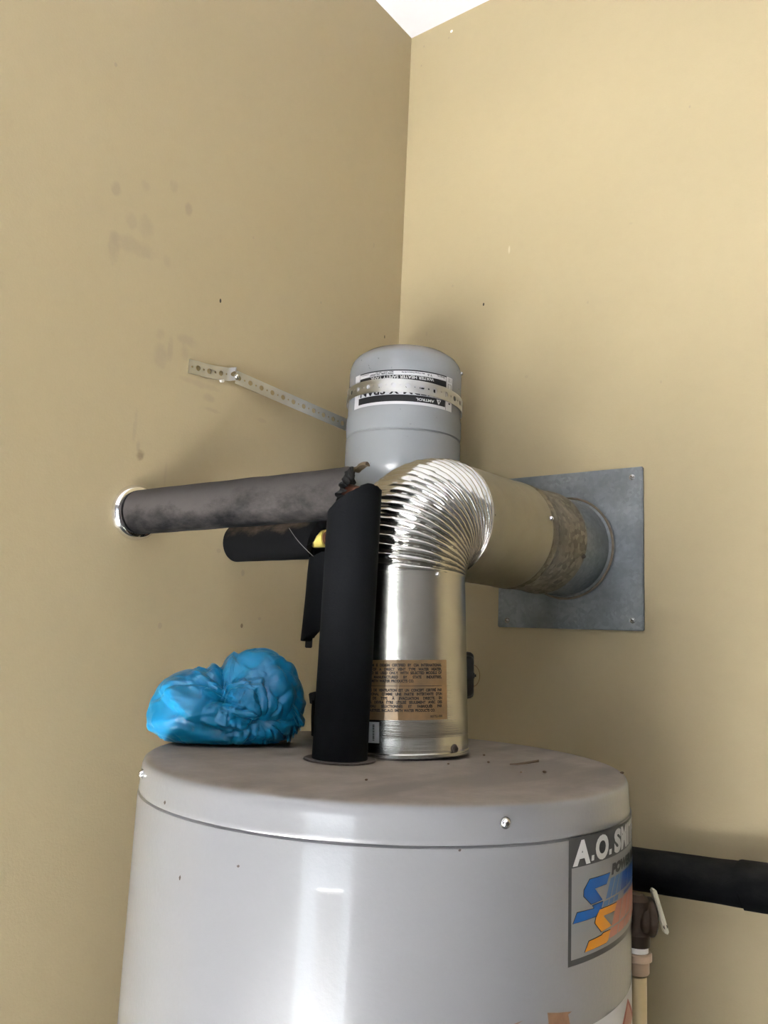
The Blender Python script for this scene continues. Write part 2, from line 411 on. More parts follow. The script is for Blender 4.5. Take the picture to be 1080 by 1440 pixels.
for (x0,x1,z0,z1) in OPEN:
    bw.append(box(xs,x0,BY-.1,BY,FZ,CZ)); bw.append(box(x0,x1,BY-.1,BY,z1,CZ)); xs = x1
    if z0 > FZ: bw.append(box(x0,x1,BY-.1,BY,FZ,z0))
bw.append(box(xs,XE,BY-.1,BY,FZ,CZ))
struct('wall_back', join(*bw), M_plainwall)
for n,(x0,x1,z0,z1) in enumerate(OPEN):
    t = .06
    g = [box(x0-t,x0,BY-.11,BY+.015,z0,z1+t), box(x1,x1+t,BY-.11,BY+.015,z0,z1+t), box(x0,x1,BY-.11,BY+.015,z1,z1+t)]
    if z0 > FZ: g.append(box(x0-t,x1+t,BY-.11,BY+.04,z0-.03,z0))
    struct('trim_%d' % (n+1), join(*g), M_trimwhite)

# ------------------------------------------------------------------ water heater
HX, HY, HT = .3838, -.5122, -.1365
heater = thing('water_heater', 'large light grey enamelled tank water heater with dusty top standing in corner', 'water heater', (HX,HY,FZ))
J = .281
part('jacket', lathe((HX,HY,0),(0,0,1), [(1e-5,FZ+.02),(.27,FZ+.02),(.278,FZ+.03),(J,FZ+.05),(J,-.5),(J,-.1745),(.2806,-.1728),(.2790,-.1722),(.2765,-.169)], 160), M_enamel, heater)
part('lid', lathe((HX,HY,0),(0,0,1), [(.2765,-.1715),(.2795,-.1705),(.2802,-.1685),(.2798,-.166),(.2788,-.150),(.2783,-.1435),(.2768,-.1395),(.2738,-.1372),(.268,-.1365),(.14,-.1365),(1e-5,-.1365)], 160), M_lid, heater)
for (d, z) in ((-31.1,-.1525),(-120.5,-.150),(59,-.151),(150,-.151)):
    a = rad(d); s = part('screw', bolt((HX+cos(a)*.2792,HY+sin(a)*.2792,z),(cos(a),sin(a),0),.0042,.0045), M_screw, heater)
    part('cross_slot', cross_slot((HX+cos(a)*.2792,HY+sin(a)*.2792,z),(cos(a),sin(a),0),.0042,.0037), M_rust, s)
for i in range(3):
    a = rad(30+120*i); part('foot', disc_lathe((HX+cos(a)*.2,HY+sin(a)*.2,FZ),(0,0,1),[(.02,0),(.02,.018),(.03,.022)],16), M_charcoal, heater)
hc = Cyl((HX,HY,0),(0,0,1),J)
# maker's badge
badge = part('badge', hc.rect(-16.4,27,-.2807,-.1712,.0004), M_charcoal, heater)
badge['label'] = 'charcoal bordered badge with blue and orange lettering'
part('badge_panel', hc.rect(-15.6,26.3,-.2755,-.1972,.0007), M_greyl, badge)
L = []
for (ch, d0, d1) in (('A',-15.3,-9.75),('.',-9.45,-8.35),('O',-7.9,-2.6),('.',-2.4,-1.0),('S',.25,4.2),('M',4.4,9.0),('I',9.5,10.9),('T',11.3,15.4),('H',15.9,20.8)):
    w = rad(d1-d0)*J; h = .0048 if ch == '.' else .0195
    if ch == '.': g = ([(0,0),(w*.85,0),(w*.95,h),(w*.1,h)],[(0,1,2,3)])
    else: g = text_box(ch, w, h, .0 if ch != 'A' else .06, .05)
    L.append(hc.wrap(g, d0, -.1946+ (d0+15.3)*.00002, .0008))
part('badge_name', join(*L), M_whiteink, badge)
part('badge_subtitle', join(hc.wrap(text_box('POWER VENT', .115, .0082, .25, .085), -1.3, -.2128, .0011)), M_ink, badge)
B1=[(-1.99,-.2108),(-3.62,-.2193),(-8.34,-.2197),(-5.37,-.2321),(-9.58,-.2323),(-12.05,-.2235),(-11.95,-.2184),(-10.09,-.2103)]
B2=[(-5.13,-.2339),(-5.85,-.2393),(-8.09,-.2445),(-15.21,-.2447),(-14.03,-.2363),(-8.53,-.237),(-9.16,-.234)]
O1=[(1.39,-.2411),(.21,-.2476),(-5.02,-.2469),(-1.54,-.2591),(-5.83,-.2601),(-8.3,-.25),(-7.88,-.2457),(-6.54,-.2399)]
O2=[(-1.88,-.2624),(-3.08,-.2706),(-3.86,-.2718),(-11.67,-.272),(-10.33,-.264),(-5.83,-.2634),(-5.11,-.2621)]
def grow(P, e):
    """outline polygon: scaled a little about its centre"""
    cx = sum(p[0] for p in P)/len(P); cy = sum(p[1] for p in P)/len(P); out = []
    for i in range(len(P)):
        a, b, c = P[i-1], P[i], P[(i+1)%len(P)]
        k = rad(1)*J
        d1 = Vector(((b[0]-a[0])*k, b[1]-a[1])).normalized(); d2 = Vector(((c[0]-b[0])*k, c[1]-b[1])).normalized()
        area = sum(P[j][0]*P[(j+1)%len(P)][1]-P[(j+1)%len(P)][0]*P[j][1] for j in range(len(P)))
        sg = 1 if area > 0 else -1
        nn = (Vector((d1.y,-d1.x))+Vector((d2.y,-d2.x)))*sg
        if nn.length < .3: nn = Vector((d1.y,-d1.x))*sg
        nn.normalize(); out.append((b[0]+nn.x*e/k, b[1]+nn.y*e))
    return out
part('logo_outline', join(*[hc.poly(grow(p,.0007),.0009) for p in (B1,B2,O1,O2)]), M_ink, badge)
part('blue_initial', join(hc.poly(B1,.0012),hc.poly(B2,.0012)), M_blue, badge)
part('orange_initial', join(hc.poly(O1,.0013),hc.poly(O2,.0013)), M_orange, badge)
def bars(x0, x1, z0, z1, n, sh, gap):
    out = []
    for i in range(n):
        a = x0+(x1-x0)*i/n; b = x0+(x1-x0)*(i+1)/n-gap
        out.append([(a+sh,z1),(b+sh,z1),(b,z0),(a,z0)])
    return out
part('blue_letters', join(*[hc.poly(p,.0011) for p in bars(-4.0,3.6,-.2330,-.2162,3,2.3,.35)]), M_sblue, badge)
part('deep_blue_letters', join(*[hc.poly(p,.0011) for p in bars(3.6,24,-.2330,-.2165,4,1.5,.35)]+[hc.poly([(6.2,-.2355),(24,-.2355),(24,-.2385),(5.6,-.2385)],.0011)]), M_dblue, badge)
part('blue_underline', join(*[hc.poly(p,.0011) for p in bars(-5.2,2.2,-.2392,-.2345,3,.5,.3)]), M_sblue, badge)
part('salmon_letters', join(*[hc.poly(p,.0011) for p in bars(-1.3,24,-.2600,-.2405,6,2.6,.4)]+[hc.poly(p,.0011) for p in bars(-2.6,24,-.2700,-.2615,6,1.0,.4)]), M_salmon, badge)
# lower notice
notice = part('notice_label', hc.poly([(-12.5,-.352),(-11.2,-.338),(-9.5,-.3365),(27,-.3365),(27,-.44),(-13,-.44)],.0004), M_whiteink, heater)
notice['label'] = 'white notice label with red warning triangle'
part('warning_triangle', join(hc.poly([(9.6,-.341),(18.5,-.372),(1.0,-.372)],.0007)), M_red, notice)
part('triangle_panel', hc.poly([(9.6,-.3455),(15.8,-.3700),(3.6,-.3700)],.0010), M_salmon, notice)
part('adhesive_residue', join(hc.poly([(-21.5,-.3128),(-19,-.3152),(-15.2,-.318),(-16.2,-.3195),(-15.5,-.331),(-21.6,-.329),(-23.2,-.3335),(-21.2,-.3215)],.0004), hc.poly([(-29.5,-.3185),(-26.8,-.3145),(-29.2,-.3162)],.0004)), M_residue, heater)
for (d,z,a,b) in ((-80.2,-.2005,.35,.0012),(-94.9,-.2236,.32,.0024),(-40,-.1735,.3,.0012),(-60,-.335,.2,.001),(-103,-.1635,.5,.002)):
    part('paint_chip', hc.poly([(d-a,z),(d-a*.4,z-b),(d+a*.5,z-b*.8),(d+a,z+b*.3),(d+a*.2,z+b)],.0003 if z < -.172 else -.0010), M_pchip, heater)
# riser collars on the lid
# ------------------------------------------------------------------ vent duct
vb = Vector((.3655,-.4505,HT+.0006)); VR = .083
vtop = Vector((.3555,-.4535,.085)); axisv = (vtop-vb)
vent = thing('vent_duct', 'shiny metal vent duct rising from heater and bending through corrugated elbow to wall', 'duct', vb)
RB = .088; skew = rad(4.0); hd = Vector((sin(skew),cos(skew),0))
Lv = axisv.length
vg = lathe(vb, axisv, [(VR-.004,0),(VR+.0012,0),(VR+.0012,.004),(VR,.0055),(VR,.02),(VR-.0004,.022),(VR,.024),(VR,Lv-.006),(VR+.001,Lv),(VR-.004,Lv+.002)], 96)
vg = ([Vector((q.x,q.y,max(q.z,HT+.0005))) for q in vg[0]], vg[1])      # the foot sits flat on the lid
part('vertical_pipe', vg, M_tin, vent)
vc = Cyl(vb, axisv, VR)
part('screw', bolt(vc.p(-6,.0085), vc.p(-6,0,1)-vc.p(-6,0,0), .0045,.004), M_rust, vent)
part('screw', bolt(vc.p(-22.5,Lv-.004), vc.p(-22,0,1)-vc.p(-22,0,0), .0028,.003), M_screw, vent)
# elbow: ridges fan out from the tight inner corner
NR = 21; NT = NR*8; NP = 120
V, F = [], []
for i in range(NT+1):
    th = (pi/2)*i/NT
    for k in range(NP):
        ph = 2*pi*k/NP                                   # ph=0 on the outside of the bend, pi on the inside
        inner = (1-cos(ph))/2
        wob = .16*noise.noise(Vector((cos(ph)*3, sin(ph)*3, i/NT*6))) + (.55*max(0,1-abs((abs(ph-pi)-.95))/.16))*.35
        x = (i/NT)*NR + wob
        ridge = abs(sin(pi*x))**.62                      # round bulges between narrow grooves
        env = min(1, i/5, (NT-i)/5)
        amp = (.0056*(1-inner)+.0044*inner)*env
        crease = .006*max(0,1-abs(abs(ph-pi)-.95)/.14)*env
        r = VR + amp*(ridge-.62) - crease*(.4+.6*(1-ridge))*.35
        r += .0010*noise.noise(Vector((cos(ph)*9, sin(ph)*9, i*.11)))*env
        # centre line of the bend and local outward direction
        c = vtop + hd*(RB*(1-cos(th))) + Vector((0,0,1))*(RB*sin(th))
        outd = -hd*cos(th)+Vector((0,0,1))*sin(th)
        sd = hd.cross(Vector((0,0,1)))
        d = outd*cos(ph)+sd*sin(ph)
        rr = r
        if inner > .5: rr = min(r, RB-.004 + (1-inner)*.06)
        V.append(c+d*rr)
for i in range(NT):
    for k in range(NP):
        F.append((i*NP+k, i*NP+(k+1)%NP, (i+1)*NP+(k+1)%NP, (i+1)*NP+k))
eb = part('corrugated_elbow', (V,F), M_foil, vent, True, 60)
eb['label'] = 'corrugated bright metal elbow'
he = vtop + hd*RB + Vector((0,0,RB))
ylen = lambda y: (y-he.y)/hd.y
s1, s2 = ylen(-.205), ylen(-.100)
hs = part('horizontal_pipe', lathe(he, hd, [(VR-.004,-.003),(VR+.0008,0),(VR,.006),(VR,s1-.006),(VR+.0012,s1-.003),(VR+.0012,s1),(VR-.004,s1)], 96), M_tin_h, vent)
part('stamped_band', join(*[lathe(he, hd, [(VR+.0004,.004),(VR+.0007,.0045)],8,rad(-2),rad(0))]), M_ink, hs)
ad = part('adapter_band', lathe(he, hd, [(VR-.003,s1-.012),(VR-.001,s1-.010),(VR-.0006,s1+.012),(VR+.0014,s1+.016),(VR-.0002,s1+.020),(VR,s2-.01),(VR+.0022,s2-.006),(VR+.0025,s2),(VR-.003,s2)], 96), M_galv_dirty, vent)
ad['label'] = 'mottled soiled metal band'
cyh = Cyl(he, hd, VR)
def ang(dv):  # angle in the frame of the horizontal run for a direction
    u, v, w = frame(hd); return degrees(math.atan2(Vector(dv).dot(v), Vector(dv).dot(u)))
a1 = ang((.97,-.05,.22)); a2 = ang((.9,-.1,-.30))
part('screw', bolt(cyh.p(a1,s1-.004,.001), cyh.p(a1,0,1)-cyh.p(a1,0,0), .0036,.004), M_screw, vent)
part('screw', bolt(cyh.p(a2,s2-.004,.002), cyh.p(a2,0,1)-cyh.p(a2,0,0), .0030,.004), M_rust, vent)
# labels on the vertical pipe; heights measured up from its foot
z2 = lambda z: z-HT
cert = part('certification_label', vc.rect(-100,-14.5,z2(-.0925),z2(-.0227),.0005), M_film, vent)
cert['label'] = 'tan glossy label with two blocks of black print'
rows = [('THIS SYSTEM IS DESIGN CERTIFIED BY CSA INTERNATIONAL',115,0),('AS PART OF A DIRECT VENT TYPE WATER HEATER,',155,0),('AND IS TO BE USED ONLY WITH SELECTED MODELS OF',190,0),('HEATERS MANUFACTURED BY STATE INDUSTRIES,',230,0),('INC./A.O. SMITH WATER PRODUCTS CO.',267,1),
        ('LE SYSTÈME DE VENTILATION EST UN CONCEPT CERTIFIÉ PAR',355,0),('INTERNATIONAL COMME UNE PARTIE INTÉRTANTE D\'UN',392,0),('SYSTÈME DE TYPE À EVACUATION DIRECTE. EN',432,0),('OUTRE, IL DEVRA ÊTRE UTILISÉ SEULEMENT AVEC DES',470,0),('CHAUFFE-EAU SÉLECTIONNÉS ET FABRIQUÉS PAR',508,0),('STATE INDUSTRIES, INC./A.O. SMITH WATER PRODUCTS CO.',547,1)]
d1 = -20.0; W = .106; d0 = d1-degrees(W/VR); L = []
for (tx, yy, last) in rows:
    z = -.0227-(yy-65)/573*.0698-.0014
    nat = sum(text2d(w,.025)[2] for w in tx.split())*.0031/CAP
    ratio = min(.86, .90*W/(nat+.0009*len(tx.split())))
    g = justified(tx, W, .0030, ratio, last)
    L.append(vc.wrap(g, d0, z2(z), .0008))
g = text_box('183752-000', .0165, .0026); L.append(vc.wrap(g, d1-degrees(.0165/VR), z2(-.0897), .0008))
L.append(vc.rect(d0, d1, z2(-.0533), z2(-.0528), .0008))
part('label_print', join(*L), M_ink, cert)
bar = part('barcode_sticker', vc.rect(-98,-73.8,z2(-.1190),z2(-.0950),.0007), M_paper, vent)
L = []; rr_ = random.Random(3); z = -.1165
while z < -.098:
    h = rr_.choice((.0004,.0007,.0011)); L.append(vc.rect(-79.5,-77.8,z2(z),z2(z+h),.0010)); z += h+rr_.choice((.0005,.0008))
z = -.1165
while z < -.098:
    h = rr_.choice((.0005,.0009)); L.append(vc.rect(-92,-83,z2(z),z2(z+h),.0010)); z += h+.0007
part('barcode', join(*L), M_ink, bar)

# ------------------------------------------------------------------ wall plate with its collar
plate = thing('wall_plate', 'square galvanised steel wall plate with round collar behind vent duct', 'wall plate', (.3875,0,.17))
def plate_geo(x0,x1,z0,z1,y0,y1,bev):
    return obox(((x0+x1)/2,(y0+y1)/2,(z0+z1)/2),(1,0,0),(0,0,1),(0,-1,0),x1-x0,z1-z0,abs(y1-y0),bev)
part('plate', plate_geo(.2545,.5205,.0345,.3062,-.0085,-.0010,.0015), M_galv, plate)
ce = Vector((he.x+hd.x*ylen(-.008), -.008, he.z)); 
cb = he+hd*(s2-.014); Lc = (ce-cb).length
part('collar', lathe(cb, hd, [(VR-.004,.006),(VR-.0015,.006),(VR-.0012,.02),(VR-.0008,Lc-.008),(VR+.003,Lc-.004),(VR+.006,Lc-.001),(VR+.006,Lc),(VR-.004,Lc)], 96), M_galv, plate)
part('sealant_bead', lathe(ce, hd, [(VR+.0055,-.001),(VR+.0062,-.004),(VR+.0040,-.0055),(VR+.0022,-.0045)], 96), M_bead, plate)
for (x,z) in ((.503,.289),(.503,.051),(.274,.0465),(.274,.292)):
    s = part('screw', bolt((x,-.0085,z),(0,-1,0),.0038,.0040), M_screw, plate)
    part('cross_slot', cross_slot((x,-.0085,z),(0,-1,0),.0038,.0034), M_rust, s)

# ------------------------------------------------------------------ expansion tank
TX, TY, TR = .1487, -.1762, .1012
tank = thing('expansion_tank', 'small blue-grey expansion tank strapped up in the corner above the duct elbow', 'tank', (TX,TY,.23))
prof = [(1e-5,.236),(.02,.2365),(.045,.241),(.070,.253),(.090,.271),(.0985,.2860),(.1010,.2935),(.1020,.299),(.1019,.345),(.1016,.3480),(.0990,.3490),(.0990,.3512),(.1012,.3530),(.1019,.3570),(.1025,.3615),(.1025,.3810),(.1020,.3865),(.1010,.3900),(.1008,.394),(.1008,.470),(.0998,.478),(.0970,.487),(.091,.4955),(.078,.505),(.055,.512),(.028,.516),(1e-5,.517)]
part('shell', lathe((TX,TY,0),(0,0,1), prof, 96), M_tank, tank)
part('neck', disc_lathe((TX,TY,0),(0,0,1), [(.022,.205),(.022,.222),(.016,.224),(.016,.2375)], 24), M_brass, tank)
a = rad(25); part('weld_stud', bolt((TX+cos(a)*.1004,TY+sin(a)*.1004,.476),(cos(a),sin(a),0),.0032,.004), M_screw, tank)
tcy = Cyl((TX,TY,0),(0,0,1),.1010)
tl = part('paper_label', tcy.rect(-112.5,-1.5,.392,.4517,.0004), M_paper, tank)
tl['label'] = 'white label printed upside down in black bands'
part('print_bands', join(tcy.rect(-104,-10.5,.4545,.4562,.0006) if 0 else tcy.rect(-104,-10.5,.4497,.4517,.0008), tcy.rect(-104,-11,.4320,.4425,.0007), tcy.rect(-105,-11.5,.3968,.4083,.0007), tcy.rect(-11.1,-10.7,.392,.4517,.0007), tcy.rect(-104.9,-104.5,.4110,.4517,.0007)), M_ink, tl)
def flip_text(tx, dl, dr, z, h, mat_list, lift=.0011):
    w = rad(dr-dl)*tcy.R; mat_list.append(tcy.wrap(text_box(tx, w, h, 0, .03, True), dl, z, lift))
Wt, Bt = [], []
flip_text('WATER HEATER SAFETY TANK', -90,-26,.4365,.0048,Wt)
flip_text('AMTROL', -43.5,-25,.3995,.0042,Wt)
part('emblem', tcy.poly([(-22.5,.4065),(-17.0,.4065),(-19.4,.3985),(-20.4,.3985)],.0011), M_whiteink, tl)
flip_text('THERM-X-SPAN', -102.5,-16,.4095,.0125,Bt)
flip_text('Model No.', -23,-13.5,.4466,.0022,Bt); flip_text('T-5', -33,-28,.4446,.0034,Bt); flip_text('Max Charge Pressure 40 PSI', -58,-36,.4462,.0019,Bt)
flip_text('Max. W.P. 150 PSI', -84,-66,.4472,.0019,Bt); flip_text('Date Code  191-20207', -91,-66,.4436,.0028,Bt); flip_text('10000251', -102,-92,.4472,.0014,Bt)
for zz in (.4480,.4455,.4430): flip_text('UL CSA', -8.5,-3,zz,.0014,Bt)
Bt += [tcy.rect(-8.5,-8.0,.4290,.4390,.0010), tcy.rect(-4,-3.5,.4290,.4390,.0010), tcy.rect(-8.5,-3.5,.4290,.4296,.0010), tcy.rect(-8.5,-3.5,.4384,.4390,.0010), tcy.rect(-7,-4.5,.4035,.4060,.0010)]
Bt.append(tcy.poly([(-20.3,.4052),(-18.8,.4052),(-19.6,.4005)],.0013))
part('title_print', Wt[0], M_whiteink, tl); part('maker_print', Wt[1], M_whiteink, tl); part('black_print', join(*Bt), M_ink, tl)

# ------------------------------------------------------------------ perforated strap
strap = thing('perforated_strap', 'perforated metal hanger strap from left wall around the blue-grey tank', 'strap', (.002,-.449,.417))
PITCH_S, SW, ST = .0235, .0225, .0009
def strip2d(cells, pitch=PITCH_S, w=SW):
    """flat perforated strip: list of faces in (s,t); big and small round holes alternate"""
    V, F = [], []; K = 16
    for c in range(cells*2):
        half = pitch/2; s0 = c*half; cx = s0+half/2; r = .0044 if c % 2 == 0 else .0017
        n = len(V); ring = []
        for k in range(K):
            a = 2*pi*k/K+pi/K
            V.append((cx+r*cos(a), r*sin(a)))
        for k in range(K):
            a = 2*pi*k/K+pi/K; dx, dy = cos(a), sin(a)
            m = min(half/2/abs(dx), w/2/abs(dy)); V.append((cx+dx*m, dy*m))
        for k in range(K):
            j = (k+1) % K; F.append((n+k, n+j, n+K+j, n+K+k))
        # corners
        for k in range(K):
            j = (k+1) % K; A, B = V[n+K+k], V[n+K+j]
            if abs(A[0]-B[0]) > 1e-6 and abs(A[1]-B[1]) > 1e-6:
                cxn = A[0] if abs(abs(A[0]-cx)-half/2) < 1e-6 else B[0]; cyn = B[1] if cxn == A[0] else A[1]
                V.append((cxn, cyn)); F.append((n+K+k, n+K+j, len(V)-1))
    return V, F
def strip_solid(flat2d, mapf, nf):
    """give the strip thickness: mapf(s,t) -> point, nf(s) -> normal"""
    V2, F2 = flat2d; bm = bmesh.new(); vs = [bm.verts.new((x,y,0)) for x,y in V2]
    for f in F2: bm.faces.new([vs[i] for i in f])
    bmesh.ops.remove_doubles(bm, verts=bm.verts, dist=1e-6)
    geom = bmesh.ops.extrude_face_region(bm, geom=list(bm.faces))
    for q in geom['geom']:
        if isinstance(q, bmesh.types.BMVert): q.co.z = ST
    bmesh.ops.recalc_face_normals(bm, faces=bm.faces); bm.verts.index_update()
    V = [mapf(q.co.x, q.co.y)+nf(q.co.x)*q.co.z for q in bm.verts]; F = [tuple(x.index for x in f.verts) for f in bm.faces]; bm.free()
    return V, F
# band around the tank, dipping to the right
BR = .1028
def bandz(a): return .4195 + .0062*cos(a-rad(-105))
def bmap(s, t):
    a = rad(-135)+s/BR; return Vector((TX+cos(a)*BR, TY+sin(a)*BR, bandz(a)+t))
def bnor(s):
    a = rad(-135)+s/BR; return Vector((cos(a),sin(a),0))
bc = int(2*pi*BR/PITCH_S); 
part('tank_band', strip_solid(strip2d(bc, 2*pi*BR/bc), bmap, bnor), M_strap, strap)
# free run from the wall fold to the back of the tank
pA = Vector((.0035,-.449,.4165)); pB = Vector((TX-BR*.98, TY-.004, .3850)); dAB = (pB-pA); LA = dAB.length; dAB.normalize(); nA = dAB.cross(Vector((0,0,1))).normalized()
tA = nA.cross(dAB) if nA.cross(dAB).z > 0 else -nA.cross(dAB)
nc = round(LA/.0225)
part('strap_run', strip_solid(strip2d(nc, LA/nc), lambda s,t: pA+dAB*s+tA*t, lambda s: nA), M_strap, strap)
# tail flat on the wall beyond the fold, kinked
pC = Vector((.0035,-.452,.4185)); LC = .0935
def tmap(s,t):
    lift = .012*math.exp(-((s-.004)/.006)**2); sag = .0085*(s/LC)
    return Vector((.0016+lift*.6+.0015*sin(s*60)**2, pC.y-s, .4205-sag-.006*(1-math.exp(-s/.02))+t))
part('strap_tail', strip_solid(strip2d(4, LC/4), tmap, lambda s: Vector((1,0,0))), M_strap, strap)
part('screw', bolt((.0105,-.4535,.4145),(1,0,0),.0042,.004), M_screw, strap)
part('wall_anchor', obox((.0022,-.4770,.4025),(1,0,0),(0,.9,.3),(0,-.3,.9),.0040,.0095,.0060,.0012), M_ptfe, strap)

# ------------------------------------------------------------------ hot water pipe: foam sleeves, copper, escutcheon
def torn(a_mid, depth, w, seed, amp):
    def f(a):
        d = (a-a_mid+pi) % (2*pi)-pi
        return depth*math.exp(-(d/w)**2)+amp*noise.noise(Vector((cos(a)*3,sin(a)*3,seed)))+amp*.5*noise.noise(Vector((cos(a)*9,sin(a)*9,seed)))
    return f
hw0 = Vector((.0,-.616,.1665)); hw1 = Vector((.366,-.580,.1740))
hot = thing('hot_water_pipe', 'black foam-covered pipe before shiny duct, its dusty arm reaching chrome collar on left wall', 'pipe', hw0)
hdv = (hw1-hw0).normalized()
def cutu(a):
    # frame of +X axis: u is y-ish, v = w x u is z-ish; front (toward camera) is u<0
    u, v, w = frame(hdv); d = u*cos(a)+v*sin(a)
    base = .0215 - .0125*d.y + .012*d.z + .005*noise.noise(d*5+Vector((4,0,0)))+.003*noise.noise(d*14)
    return base
u_, v_, w_ = frame(hdv)
part('foam_sleeve', sleeve(hw0+hdv*.010, hw0+hdv*.338, .0315, .0175, None, cutu, 72, 60, .018, 2), M_foam_dusty, hot)
core_faces(COL.objects[-1], M_foam_in, 60*72)
COL.objects[-1]['label'] = 'long foam sleeve grey with dust, torn at its right end'
part('copper_tube', tube([hw0+hdv*.0005, hw0+hdv*.20, hw0+hdv*.352], .0111, 20), M_copper, hot)
part('copper_elbow', tube([hw0+hdv*.345, hw0+hdv*.358, hw1+Vector((.004,.001,-.003)), hw1+Vector((.0045,.001,-.012)), hw1+Vector((.0045,.001,-.03))], .0135, 20), M_copper, hot)
part('escutcheon', lathe(hw0, (1,0,0), [(.012,.0012),(.012,.008),(.030,.0105),(.0355,.0095),(.0392,.0055),(.0400,.0005)], 64), M_chrome, hot)
# torn tongue with crumbs at the end
V, F = [], []
tp0 = hw0+hdv*.352+Vector((0,.004,.0290))
NTg = 12
for i in range(NTg+1):
    s = i/NTg; w = .010*(1-s*.6)+.002*noise.noise(Vector((s*7,0,3)))
    c = tp0+hdv*(.034*s)+Vector((0,.002*s,.006*s+.002*sin(s*9)))
    for (dy,dz) in ((-w,.0),(-w*.3,.002),(w*.4,.0015),(w,-.001)): V.append(c+Vector((0,dy,dz+.0012*noise.noise(Vector((s*12,dy*300,1))))))
    for (dy,dz) in ((w,-.003),(-w,-.003)): V.append(c+Vector((0,dy,dz)))
for i in range(NTg):
    for k in range(6): F.append((i*6+k,i*6+(k+1)%6,(i+1)*6+(k+1)%6,(i+1)*6+k))
F += [tuple(range(6)), tuple(range(NTg*6,NTg*6+6))]
tg = part('torn_tongue', (V,F), M_crumb, hot); tg['label'] = 'brown crumbling foam tongue'

# hot riser in front of the duct
fb = Vector((.367,-.577,HT)); ft = Vector((.3715,-.5785,.150))
riser = hot
def cuttop(a):
    u, v, w = frame(ft-fb); d = u*cos(a)+v*sin(a)
    sd = d.dot(Vector((.80,.60,0))); 
    return min(.0225+.016*sd+.008*sd*abs(sd), .0315-.012*max(0,sd-.72)) + .0012*noise.noise(d*6)
part('foam_sleeve', sleeve(fb+Vector((0,0,.0022)), ft, .0318, .0150, None, cuttop, 72, 40, .006, 5), M_foam, riser)['label'] = 'clean black upright foam sleeve with slanted top'
part('base_ring', lathe(fb,(0,0,1),[(.014,.0004),(.0405,.0004),(.0412,.0010),(.0412,.0019),(.0405,.0024),(.014,.0024)],48), M_rust, riser)
part('copper_tube', tube([fb+Vector((0,0,.0005)), ft+Vector((0,0,-.002))], .0111, 20), M_copper, riser)

# ------------------------------------------------------------------ cold side: lower sleeve, riser and its torn sleeve
cw0 = Vector((0,-.418,.1462)); cw1 = Vector((.197,-.418,.1465))
cold = thing('cold_water_pipe', 'shorter black foam-covered pipe below the dusty one, with torn foam hanging on its riser', 'pipe', cw0)
cdv = (cw1-cw0).normalized()
def cutc(a):
    u, v, w = frame(cdv); d = u*cos(a)+v*sin(a); return .012*d.z-.006*d.y+.003*noise.noise(d*5)
part('foam_sleeve', sleeve(cw0+Vector((.0006,0,0)), cw0+cdv*.178, .0300, .0160, None, cutc, 64, 40, .012, 8), M_foam_brown, cold)
part('copper_tube', tube([cw0+Vector((.0005,0,0)), cw0+cdv*.197], .0105, 20), M_copper, cold)
part('yellow_tape_wrap', tube([cw0+cdv*.168, cw0+cdv*.192], .0132, 24), M_yellow, cold)
cr = cold
part('copper_tube', tube([(.206,-.416,HT+.0005),(.206,-.416,.1345)], .0100, 20), M_copper, cr)
def cutb(a):
    d = Vector((cos(a),sin(a),0)); sd = d.dot(Vector((.76,.65,0)))
    return .020*sd - .004 + .004*noise.noise(d*4)
def cuttp(a):
    d = Vector((cos(a),sin(a),0)); sd = d.dot(Vector((.76,.65,0)))
    return .012*sd+.003*noise.noise(d*5)
# sleeve is split open and flares a little toward its torn foot
g = sleeve((.1965,-.4215,.019),(.2010,-.4195,.1265), .0300,.0165, cutb, cuttp, 64, 30, .02, 11)
part('torn_sleeve', g, M_foam, cr)
part('torn_strip', join(obox((.1855,-.4375,.006),(.8,.6,0),(-.6,.8,0),(.02,0,1),.010,.006,.040,.001)), M_foam_in, cr)
def shred(a):
    d = Vector((cos(a),sin(a),0)); return -.03+.028*noise.noise(d*3.1+Vector((1,2,3)))
part('lower_sleeve', sleeve((.206,-.416,HT+.001),(.206,-.416,-.058), .0200,.0125, None, shred, 64, 30, .10, 14), M_foam, cr)
part('torn_strip', join(obox((.1870,-.4235,-.0840),(.75,.66,.3),(-.66,.75,0),(-.25,0,1),.011,.004,.015,.001)), M_foam_in, cr)

# ------------------------------------------------------------------ valve behind the duct
wc = Vector((.3165,-.2135,-.0465)); wa = Vector((.86,.50,0.02)).normalized()
vo = wc - wa*.085
sp = thing('supply_pipe', 'upright copper supply pipe hidden behind the duct below the tank', 'pipe', (vo.x,vo.y,-.33))
part('copper_tube', tube([(vo.x,vo.y,-.33),(vo.x,vo.y,.165),(vo.x+.001,vo.y+.006,.185),(TX+.01,TY-.012,.196),(TX,TY,.199),(TX,TY,.2045)], .0105, 16), M_copper, sp)
sp['label'] = 'copper pipe behind the duct whose black hand wheel shows right of the vertical duct'; sp['category'] = 'pipe'
valve = sp
part('valve_body', join(disc_lathe(vo-Vector((0,0,.026)),(0,0,1),[(.016,0),(.017,.008),(.014,.012),(.017,.02),(.018,.026),(.017,.032),(.014,.04),(.017,.044),(.016,.052)],24), disc_lathe(vo,wa,[(.013,.01),(.013,.03),(.016,.032),(.016,.040),(.010,.044),(.010,.052)],6*4)), M_brass, valve)
part('stem', tube([vo+wa*.050, wc+wa*.006], .0042, 12), M_blackiron, valve)
